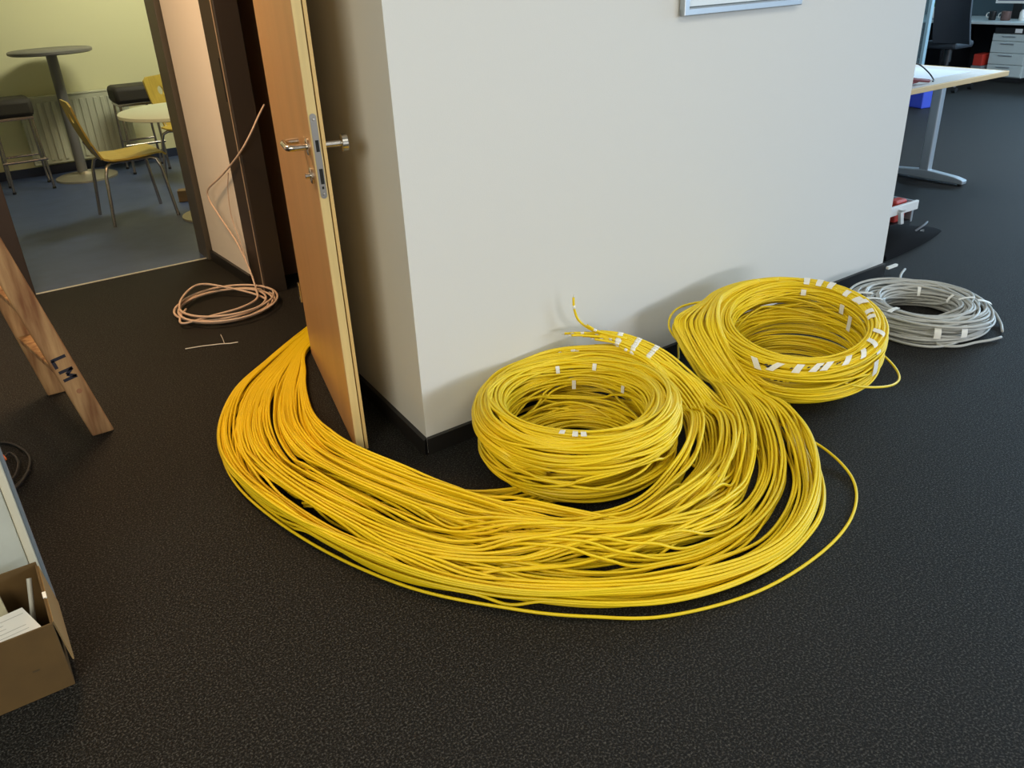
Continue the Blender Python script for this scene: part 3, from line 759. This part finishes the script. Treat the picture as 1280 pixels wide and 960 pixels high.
# tall table
tx, ty = .985, 8.20
tt = thing('tall_table', 'tall round grey standing table in front of the radiator', 'table', (tx, ty, 0))
MB().lathe([(.001, 0), (.25, 0), (.25, .016), (.23, .024), (.06, .040), (.05, .062), (.001, .062)], (tx+.025, ty, 0), 40).build('base_disc', ALU, tt)
MB().lathe([(.042, .055), (.042, 1.02)], (tx, ty, 0), 24).build('pole', POLE, tt)
MB().lathe([(.001, 1.02), (.30, 1.02), (.318, 1.028), (.318, 1.046), (.308, 1.052), (.001, 1.052)], (tx, ty, 0), 48).build('tabletop', GREYT, tt)
# radiator
rd = thing('radiator', 'white ribbed panel radiator on the kitchen back wall', 'radiator', (1.1, 8.55, .07))
ry = lambda x: 8.603
def ybox(x0, x1, o0, o1, z0, z1): return MB().prism([(x0, ry(x0)-o0), (x1, ry(x1)-o0), (x1, ry(x1)-o1), (x0, ry(x0)-o1)], z0, z1)
ybox(.66, 1.545, .02, .085, .10, .655).build('panel', RADI, rd, bevel=.006)
for k in range(15):
    x = .685+k*.0575
    ybox(x, x+.034, .084, .096, .13, .62).build('rib', RADI, rd, bevel=.005)
ybox(.655, 1.55, .015, .090, .655, .668).build('top_grille', RADI, rd, bevel=.003)
for x in (.8, 1.4): ybox(x, x+.03, .0, .03, .15, .6).build('bracket', RADI, rd)
# ply chairs
def plychair(label):
    t = thing('plywood_chair', label, 'chair', (0, 0, 0), 'plywood kitchen chairs')
    # local: faces +x, origin between the feet
    def sheet(prof, y0, y1, th_, name, hole=None):
        b = MB(); n = len(prof)
        up_ = []
        for i in range(n):
            a = Vector((prof[max(i-1, 0)][0], 0, prof[max(i-1, 0)][1])); c = Vector((prof[min(i+1, n-1)][0], 0, prof[min(i+1, n-1)][1]))
            d = (c-a).normalized(); up_.append(Vector((-d.z, 0, d.x))*th_)
        ys = np.linspace(y0, y1, 9)
        for s in (0, 1):
            for i in range(n):
                for y in ys:
                    p = Vector((prof[i][0], y, prof[i][1]))+up_[i]*s
                    b.v.append(tuple(p))
        m_ = len(ys); g = lambda s, i, j: s*n*m_+i*m_+j
        for i in range(n-1):
            for j in range(m_-1):
                if hole and hole(i, j): 
                    continue
                b.f.append((g(0, i, j), g(0, i, j+1), g(0, i+1, j+1), g(0, i+1, j))); b.f.append((g(1, i, j), g(1, i+1, j), g(1, i+1, j+1), g(1, i, j+1)))
        for i in range(n-1):
            b.f.append((g(0, i, 0), g(0, i+1, 0), g(1, i+1, 0), g(1, i, 0))); b.f.append((g(0, i, m_-1), g(1, i, m_-1), g(1, i+1, m_-1), g(0, i+1, m_-1)))
        for j in range(m_-1):
            b.f.append((g(0, 0, j), g(1, 0, j), g(1, 0, j+1), g(0, 0, j+1))); b.f.append((g(0, n-1, j), g(0, n-1, j+1), g(1, n-1, j+1), g(1, n-1, j)))
        return b.build(name, PLY, t, smooth=False)
    seat = [(-.17, .445), (-.12, .432), (-.02, .428), (.10, .436), (.18, .444), (.215, .440), (.232, .424)]
    sheet(seat, -.20, .20, .012, 'seat')
    # backrest: plywood plate with a round grip hole
    bk = MB()
    zs = [(-.155, .43), (-.19, .50), (-.225, .60), (-.255, .70), (-.275, .80), (-.282, .83)]
    def bx(z): return float(np.interp(z, [p[1] for p in zs], [p[0] for p in zs]))
    hc_, hr, N = (0, .715), .034, 24
    outer = []; inner = []
    for k in range(N):
        a = 2*math.pi*k/N; c_, s_ = math.cos(a), math.sin(a)
        m_ = max(abs(c_)/.155, abs(s_)/(.115 if s_ > 0 else .285))
        oy, oz = c_/m_, s_/m_
        oy *= .97 if abs(s_/m_) > .1 else 1
        outer.append((hc_[0]+oy, hc_[1]+oz)); inner.append((hr*c_, hc_[1]+hr*s_))
    rings = [inner]+[[(i_[0]*(1-t_)+o2[0]*t_, i_[1]*(1-t_)+o2[1]*t_) for i_, o2 in zip(inner, outer)] for t_ in (.25, .5, .75, 1)]
    for s in (0, .012):
        for ring in rings:
            for y, z in ring: bk.v.append((bx(z)-s, y, z))
    nr_ = len(rings); g = lambda s, r_, k: s*nr_*N+r_*N+(k % N)
    for r_ in range(nr_-1):
        for k in range(N):
            bk.f.append((g(0, r_, k), g(0, r_+1, k), g(0, r_+1, k+1), g(0, r_, k+1))); bk.f.append((g(1, r_, k), g(1, r_, k+1), g(1, r_+1, k+1), g(1, r_+1, k)))
    for k in range(N):
        bk.f.append((g(0, 0, k), g(0, 0, k+1), g(1, 0, k+1), g(1, 0, k))); bk.f.append((g(0, nr_-1, k), g(1, nr_-1, k), g(1, nr_-1, k+1), g(0, nr_-1, k+1)))
    bk.build('backrest', PLY, t)
    for s in (-1, 1):
        MB().tube([(-.13, s*.17, .420), (-.165, s*.195, .40), (-.185, s*.205, .34), (-.215, s*.225, 0)], .0115, 10).build('leg', CHROME, t)
        MB().tube([(.13, s*.17, .420), (.165, s*.195, .41), (.185, s*.205, .35), (.222, s*.225, 0)], .0115, 10).build('leg', CHROME, t)
        MB().tube([(-.14, s*.17, .418), (.14, s*.17, .421)], .0095, 8).build('side_rail', CHROME, t)
        MB().tube([(-.13, s*.13, .425), (-.175, s*.13, .455), (-.215, s*.13, .54)], .0085, 8).build('back_stay', CHROME, t)
    return t
ch = plychair('yellow plywood chair with chrome legs, seen side on beside the tall table')
ch.location = (1.065, 6.49, 0); ch.rotation_euler = (0, 0, R(2))
ch2 = copy_tree(ch); ch2.location = (1.80, 7.36, 0); ch2.rotation_euler = (0, 0, R(-52)); ch2['label'] = 'yellow plywood chair with a round grip hole, behind the round pale table'
# round table
rx, ry_ = 1.445, 6.10
rt = thing('round_table', 'round pale green table partly hidden by the brown door frame', 'table', (rx, ry_, 0))
MB().lathe([(.001, .715), (.405, .715), (.42, .72), (.42, .738), (.415, .742), (.001, .742)], (rx, ry_, 0), 56).build('tabletop', TOPW, rt)
MB().lathe([(.035, .03), (.035, .715)], (rx+.06, ry_, 0), 20).build('pole', POLE, rt)
MB().lathe([(.001, 0), (.22, 0), (.22, .014), (.04, .035), (.001, .035)], (rx+.06, ry_, 0), 32).build('base_disc', ALU, rt)
tag(MB().prism([(1.40, 6.66), (1.52, 6.62), (1.55, 6.70), (1.43, 6.74)], 0, .085).build('wood_block', mat('oak_block', (.22, .13, .05), .7), bevel=.005), 'small brown wooden block on the blue floor by the door frame', 'block')
# black cabinet in the dark server room
tag(MB().box(1.62, 3.95, 0, 2.4, 4.42, .62).build('low_cabinet', BLACK, bevel=.006), 'low black cabinet inside the dark room behind the brown frame', 'cabinet')

# ------------------------------------------------------------------ open office, right
dk = thing('desk', 'white desk with beech edge and silver leg, beyond the wall end', 'desk', (5.3, 3.43, 0))
MB().box(4.45, 3.052, .712, 6.105, 3.83, .732).build('desktop', DESKW, dk)
MB().box(4.44, 3.034, .7, 6.124, 3.052, .7325).build('edge_band', DESKE, dk, bevel=.003)
MB().box(6.105, 3.052, .7, 6.124, 3.84, .7325).build('edge_band', DESKE, dk, bevel=.003)
MB().box(4.45, 3.052, .7, 6.105, 3.83, .712).build('underside', DESKE, dk)
def tleg(x):
    MB().box(x-.028, 3.30, .05, x+.028, 3.37, .70).build('leg_column', SILV, dk, bevel=.010)
    prof = [(3.035, .012), (3.035, .040), (3.10, .055), (3.33, .075), (3.56, .055), (3.74, .040), (3.74, .012)]
    b = MB(); b.quadbox([(x-.03, y, z) for y, z in prof], [(x+.03, y, z) for y, z in prof]); b.build('leg_foot', SILV, dk, bevel=.006)
    for y in (3.06, 3.70): MB().lathe([(.001, 0), (.018, 0), (.018, .013), (.001, .013)], (x, y, 0), 14).build('glide', BLACK, dk)
tleg(5.835); tleg(4.70)
MB().box(4.70, 3.33, .62, 5.835, 3.36, .68).build('cross_beam', SILV, dk)
# things on the desk
lead = MB().tube([tuple(p) for p in crom([(5.02, 3.10, .746), (5.12, 3.13, .75), (5.22, 3.14, .752), (5.16, 3.18, .765), (5.05, 3.19, .77), (5.10, 3.14, .775), (5.20, 3.12, .76), (5.30, 3.11, .746)], 8)], .011, 8)
tag(lead.build('red_lead', DKRED), 'dark red lead bunched at the near edge of the white desk', 'lead')
tag(MB().tube([tuple(p) for p in crom([(5.18, 3.17, .738), (5.28, 3.21, .78), (5.30, 3.26, .83), (5.38, 3.25, .83), (5.44, 3.21, .78), (5.42, 3.15, .738), (5.36, 3.12, .738)], 8)], .0045, 8).build('thin_lead', BLACK), 'thin dark looped wire rising from the desk beside the red lead', 'lead')
tag(MB().box(5.35, 3.20, .7328, 5.95, 3.66, .7345).build('paper_plan', mat('blue_white_paper', (.68, .76, .86), .6)), 'large pale blue paper sheet lying on the white desk', 'paper')
# tool tray and bag on the carpet
tr = thing('tool_tray', 'white trimmed tool case of red tools on the carpet by the wall end', 'tool case', (4.42, 2.87, 0))
MB().box(4.10, 2.72, .10, 4.757, 2.74, .155).build('front_rail', mat('white_trim', (.75, .74, .72), .4), tr, bevel=.004)
MB().box(4.735, 2.742, .02, 4.755, 3.02, .15).build('side_rail', SILV, tr, bevel=.004)
MB().box(4.10, 2.742, .0, 4.733, 3.0, .035).build('tray_floor', BLACK, tr)
MB().box(4.10, 3.001, .03, 4.733, 3.02, .15).build('back_rail', BLACK, tr)
for x in (4.36, 4.58): MB().quadbox([(x-.014, 2.705, .115), (x+.014, 2.705, .115), (x+.014, 2.719, .115), (x-.014, 2.719, .115)], [(x-.03, 2.69, .135), (x-.002, 2.69, .135), (x-.002, 2.719, .135), (x-.03, 2.719, .135)]).obox((x-.012, 2.700, .045), (.03, 0, 0), (0, .018, 0), (-.02, 0, .075)).build('latch', mat('white_trim', (.75, .74, .72), .4), tr)
RUST = mat('rust_red', (.30, .05, .03), .5)
for x, y, w_, z1, m_, lb in ((4.64, 2.79, .055, .168, RED, 'bright red tool in the front of the white trimmed tool case'), (4.61, 2.87, .06, .175, RUST, 'rust red tool lying behind the bright red one in the tool case'), (4.695, 2.92, .03, .16, BLACK, 'black tool in the far right corner of the tool case')):
    tag(MB().box(x-w_, y-.033, .036, x+w_, y+.033, z1).build('hand_tool', m_, bevel=.012), lb, 'tool', 'tools in the case')
bg = MB()
bn = []
for i in range(11):
    t = i/10; row = []
    for j in range(15):
        a = math.pi*j/14
        hh = math.sin(a)**.7*(.085+.03*math.sin(t*5))*math.sin(math.pi*min(1, .12+t*.86))**.5
        row.append((4.05+.70*t, 2.555+.115*math.cos(a)*(1-.5*t**3)+.05*t, max(.001, hh)))
    bn.append(row)
for row in bn: bg.v += row
for i in range(10):
    for j in range(14): bg.f.append((i*15+j, (i+1)*15+j, (i+1)*15+j+1, i*15+j+1))
bg.f.append(tuple(range(15))); bg.f.append(tuple(150+j for j in reversed(range(15))))
for i in range(10): bg.f.append((i*15+14, (i+1)*15+14, (i+1)*15, i*15))
bg.sm = True
bagm = thing('tool_bag', 'black soft bag lying on the carpet in front of the tool case', 'bag', (4.4, 2.6, 0))
bg.build('bag_body', mat('black_cloth', (.010, .010, .011), .95, spec=.08), bagm)
MB().tube([tuple(p) for p in crom([(4.35, 2.52, .06), (4.48, 2.51, .10), (4.60, 2.56, .085), (4.66, 2.60, .06)], 8)], .006, 8).build('handle', mat('grey_strap', (.10, .10, .11), .5), bagm)
MB().box(4.46, 2.512, .05, 4.50, 2.522, .07).build('buckle', DULL, bagm)
# bins under the far side of the desk
bnp = thing('waste_bin', 'blue waste bin on the carpet behind the white desk', 'bin', (8.62, 5.10, 0))
MB().prism([(8.50, 5.02), (8.74, 4.98), (8.78, 5.16), (8.54, 5.20)], 0, .30).build('bin_body', BLUE, bnp, bevel=.01)
tag(MB().prism([(8.30, 5.22), (8.52, 5.19), (8.58, 5.42), (8.34, 5.44)], 0, .08).build('grey_crate', mat('grey_crate', (.22, .24, .24), .5), bevel=.01), 'low grey crate beside the blue waste bin', 'crate')
tag(MB().prism([(8.31, 5.225), (8.50, 5.20), (8.56, 5.41), (8.36, 5.43)], .081, .26).build('blue_crate', mat('blue_grey', (.06, .10, .28), .5), bevel=.01), 'blue grey box stacked on the low grey crate', 'box')
# glass screen
gs = thing('glass_screen', 'tall bluish glass screen standing next to the wall end in the office', 'screen', (9.0, 5.6, 0))
MB().box(9.0, 5.42, .06, 9.012, 6.7, 1.5).build('pane', GLASS, gs)
MB().box(8.98, 5.385, .0, 9.03, 5.42, 1.5).build('post', mat('pale_post', (.30, .44, .50), .4, metal=.2), gs, bevel=.003)
MB().box(8.97, 5.42, .0, 9.04, 6.7, .06).build('base_rail', SILV, gs)
# far desk row
fd = thing('far_desk', 'pale far desk along the back of the office, holding mugs', 'desk', (10.6, 6, 0))
MB().box(10.74, 3.6, .634, 11.6, 7.4, .664).build('desktop', mat('pale_desk', (.62, .70, .70), .4), fd, bevel=.006)
MB().box(11.55, 3.6, .0, 11.58, 7.4, .633).build('back_panel', mat('black_panel', (.010, .010, .014), .7), fd)
for y in (3.7, 6.25, 7.3): MB().box(10.85, y, 0, 11.5, y+.03, .633).build('side_panel', mat('black_panel', (.010, .010, .014), .7), fd)
tag(MB().box(11.62, 3.6, .0, 11.66, 7.4, 1.25).build('desk_screen', TEAL), 'dark teal divider behind the pale far desk', 'divider')
# pedestal
pd = thing('drawer_pedestal', 'pale grey drawer pedestal under the pale far desk', 'drawers', (11.0, 5.4, 0))
px0 = 10.82
MB().box(px0, 5.215, .05, 11.24, 5.64, .535).build('carcass', PED, pd, bevel=.004)
for k, (za, zb2) in enumerate(((.455, .528), (.325, .448), (.195, .318), (.062, .188))):
    d_ = MB().box(px0-.018, 5.222, za, px0-.001, 5.633, zb2).build('drawer', PED, pd, bevel=.004)
    MB().box(px0-.036, 5.36, zb2-.028, px0-.018, 5.52, zb2-.018).build('pull', SILV, d_, bevel=.004)
MB().box(px0+.02, 5.24, .0, 11.2, 5.62, .05).build('plinth', BLACK, pd)
tag(MB().box(10.80, 5.22, .536, 11.2, 5.62, .600).build('black_device', BLACK, bevel=.004), 'flat black device on top of the pale drawer pedestal', 'device')
tag(MB().box(10.792, 5.30, .548, 10.799, 5.38, .592).build('sticker', PAPER), 'white square sticker on the front of the flat black device', 'sticker')
# office chair
oc = thing('office_chair', 'dark office chair with tall back turned to the far desk', 'chair', (9.75, 5.55, 0))
bkp = MB(); n_ = 10
for s in (0, 1):
    for i in range(n_):
        t = i/(n_-1); z = .52+.75*t
        for j in range(7):
            y = -.215+.43*j/6; wdt = 1-.10*t
            bkp.v.append((9.62+.03*s-.10*math.sin(t*2.4)+.05*(j/3-1)**2*-1+.05, 5.47+y*wdt, z))
g = lambda s, i, j: s*n_*7+i*7+j
for i in range(n_-1):
    for j in range(6):
        bkp.f.append((g(0, i, j), g(0, i+1, j), g(0, i+1, j+1), g(0, i, j+1))); bkp.f.append((g(1, i, j), g(1, i, j+1), g(1, i+1, j+1), g(1, i+1, j)))
for i in range(n_-1):
    bkp.f.append((g(0, i, 0), g(1, i, 0), g(1, i+1, 0), g(0, i+1, 0))); bkp.f.append((g(0, i, 6), g(0, i+1, 6), g(1, i+1, 6), g(1, i, 6)))
for j in range(6):
    bkp.f.append((g(0, 0, j), g(0, 0, j+1), g(1, 0, j+1), g(1, 0, j))); bkp.f.append((g(0, n_-1, j), g(1, n_-1, j), g(1, n_-1, j+1), g(0, n_-1, j+1)))
bkp.sm = True; bkp.build('backrest', NAVY, oc)
MB().box(9.68, 5.44, .45, 10.06, 5.84, .53).build('seat', NAVY, oc, bevel=.03)
MB().lathe([(.03, .10), (.03, .30), (.045, .30), (.045, .45)], (9.86, 5.62, 0), 16).build('gas_lift', BLACK, oc)
for k in range(5):
    a = R(20+72*k); e = (9.86+.30*math.cos(a), 5.62+.30*math.sin(a))
    MB().tube([(9.86, 5.62, .10), (e[0], e[1], .075)], .018, 8).build('base_arm', POLE, oc)
    MB().lathe([(.001, 0), (.028, 0), (.028, .045), (.001, .045)], (e[0]-.0, e[1]+.02, .029), 14, (0, -1, 0)).build('castor', BLACK, oc)
# under the far desk
tag(MB().box(10.75, 5.68, .17, 10.98, 5.79, .30).build('red_box', RED, bevel=.005), 'red box below the far desk left of the pedestal', 'box')
tag(MB().box(10.74, 5.67, .0, 10.99, 5.80, .168).build('grey_box', mat('grey_box', (.20, .22, .23), .6), bevel=.005), 'grey box under the red box below the far desk', 'box')
# on the far desk
mk = lambda n_: tag
def mug(x, y, m_, label, h=.10, r=.04):
    t = thing('mug', label, 'mug', (x, y, .665))
    MB().lathe([(.001, .665), (r*.9, .665), (r, .673), (r, .665+h), (r-.004, .665+h), (r-.005, .675), (.001, .675)], (x, y, 0), 20).build('mug_body', m_, t)
    MB().tube([tuple(p) for p in crom([(x-.01, y+r-.003, .69), (x-.01, y+r+.026, .70), (x-.01, y+r+.026, .735), (x-.01, y+r-.003, .75)], 5)], .006, 8).build('mug_handle', TAPE, t)
mug(10.98, 5.78, BLACK, 'black mug with a white handle on the far desk, nearest the chair', .10, .04)
mug(10.98, 5.62, mat('brown_glaze', (.14, .08, .07), .3), 'wide brown mug with a white handle on the far desk, below the monitor', .10, .055)
tag(MB().lathe([(.001, 0), (.03, 0), (.032, .01), (.032, .09), (.015, .12), (.001, .12)], (11.0, 5.44, .665), 16).build('white_bottle', TAPE), 'small white bottle on the far desk right of the mugs', 'bottle')
tag(MB().lathe([(.001, 0), (.04, 0), (.035, .06), (.001, .07)], (10.92, 5.28, .665), 16).build('orange_fruit', mat('orange_skin', (.60, .28, .12), .6)), 'orange brown round object on the far desk at the right edge', 'fruit')
mn = thing('monitor', 'silver framed monitor on the far desk at the top right', 'monitor', (11.35, 5.6, .665))
MB().box(11.30, 5.44, .86, 11.325, 5.92, 1.18).build('screen', SCREEN, mn)
for a in ((5.42, .832, 5.94, .86), (5.42, 1.18, 5.94, 1.20)): MB().box(11.292, a[0], a[1], 11.33, a[2], a[3]).build('bezel', TAPE, mn)
for y in (5.42, 5.92): MB().box(11.292, y, .86, 11.33, y+.02, 1.18).build('bezel', TAPE, mn)
MB().box(11.32, 5.63, .670, 11.35, 5.73, .835).build('stand', BLACK, mn); MB().box(11.24, 5.58, .665, 11.42, 5.78, .670).build('stand_foot', BLACK, mn)
pt = thing('potted_plant', 'small green plant in a white pot on the far desk beside the glass screen', 'plant', (11.15, 6.62, .665))
MB().lathe([(.001, .665), (.06, .665), (.075, .79), (.065, .79), (.055, .68), (.001, .68)], (11.15, 6.62, 0), 20).build('pot', TAPE, pt)
for k in range(12):
    a = k*2.4; l = .12+.05*rnd.random()
    c0 = Vector((11.15, 6.62, .77)); d = Vector((math.cos(a)*.7, math.sin(a)*.7, .9)).normalized(); sd_ = d.cross(Vector((0, 0, 1))).normalized()*.028
    b = MB(); b.v = [tuple(c0), tuple(c0+d*l*.5+sd_), tuple(c0+d*l-Vector((0, 0, .02))), tuple(c0+d*l*.5-sd_), tuple(c0+d*l*.5+Vector((0, 0, -.006)))]
    b.f = [(0, 1, 4), (1, 2, 4), (2, 3, 4), (3, 0, 4), (0, 3, 2, 1)]; b.build('leaf', GREEN, pt)
tag(MB().box(10.80, 6.28, .665, 11.0, 6.52, .683).build('keyboard', mat('grey_keys', (.30, .32, .34), .5), bevel=.003), 'grey keyboard on the far desk left of the office chair', 'keyboard')
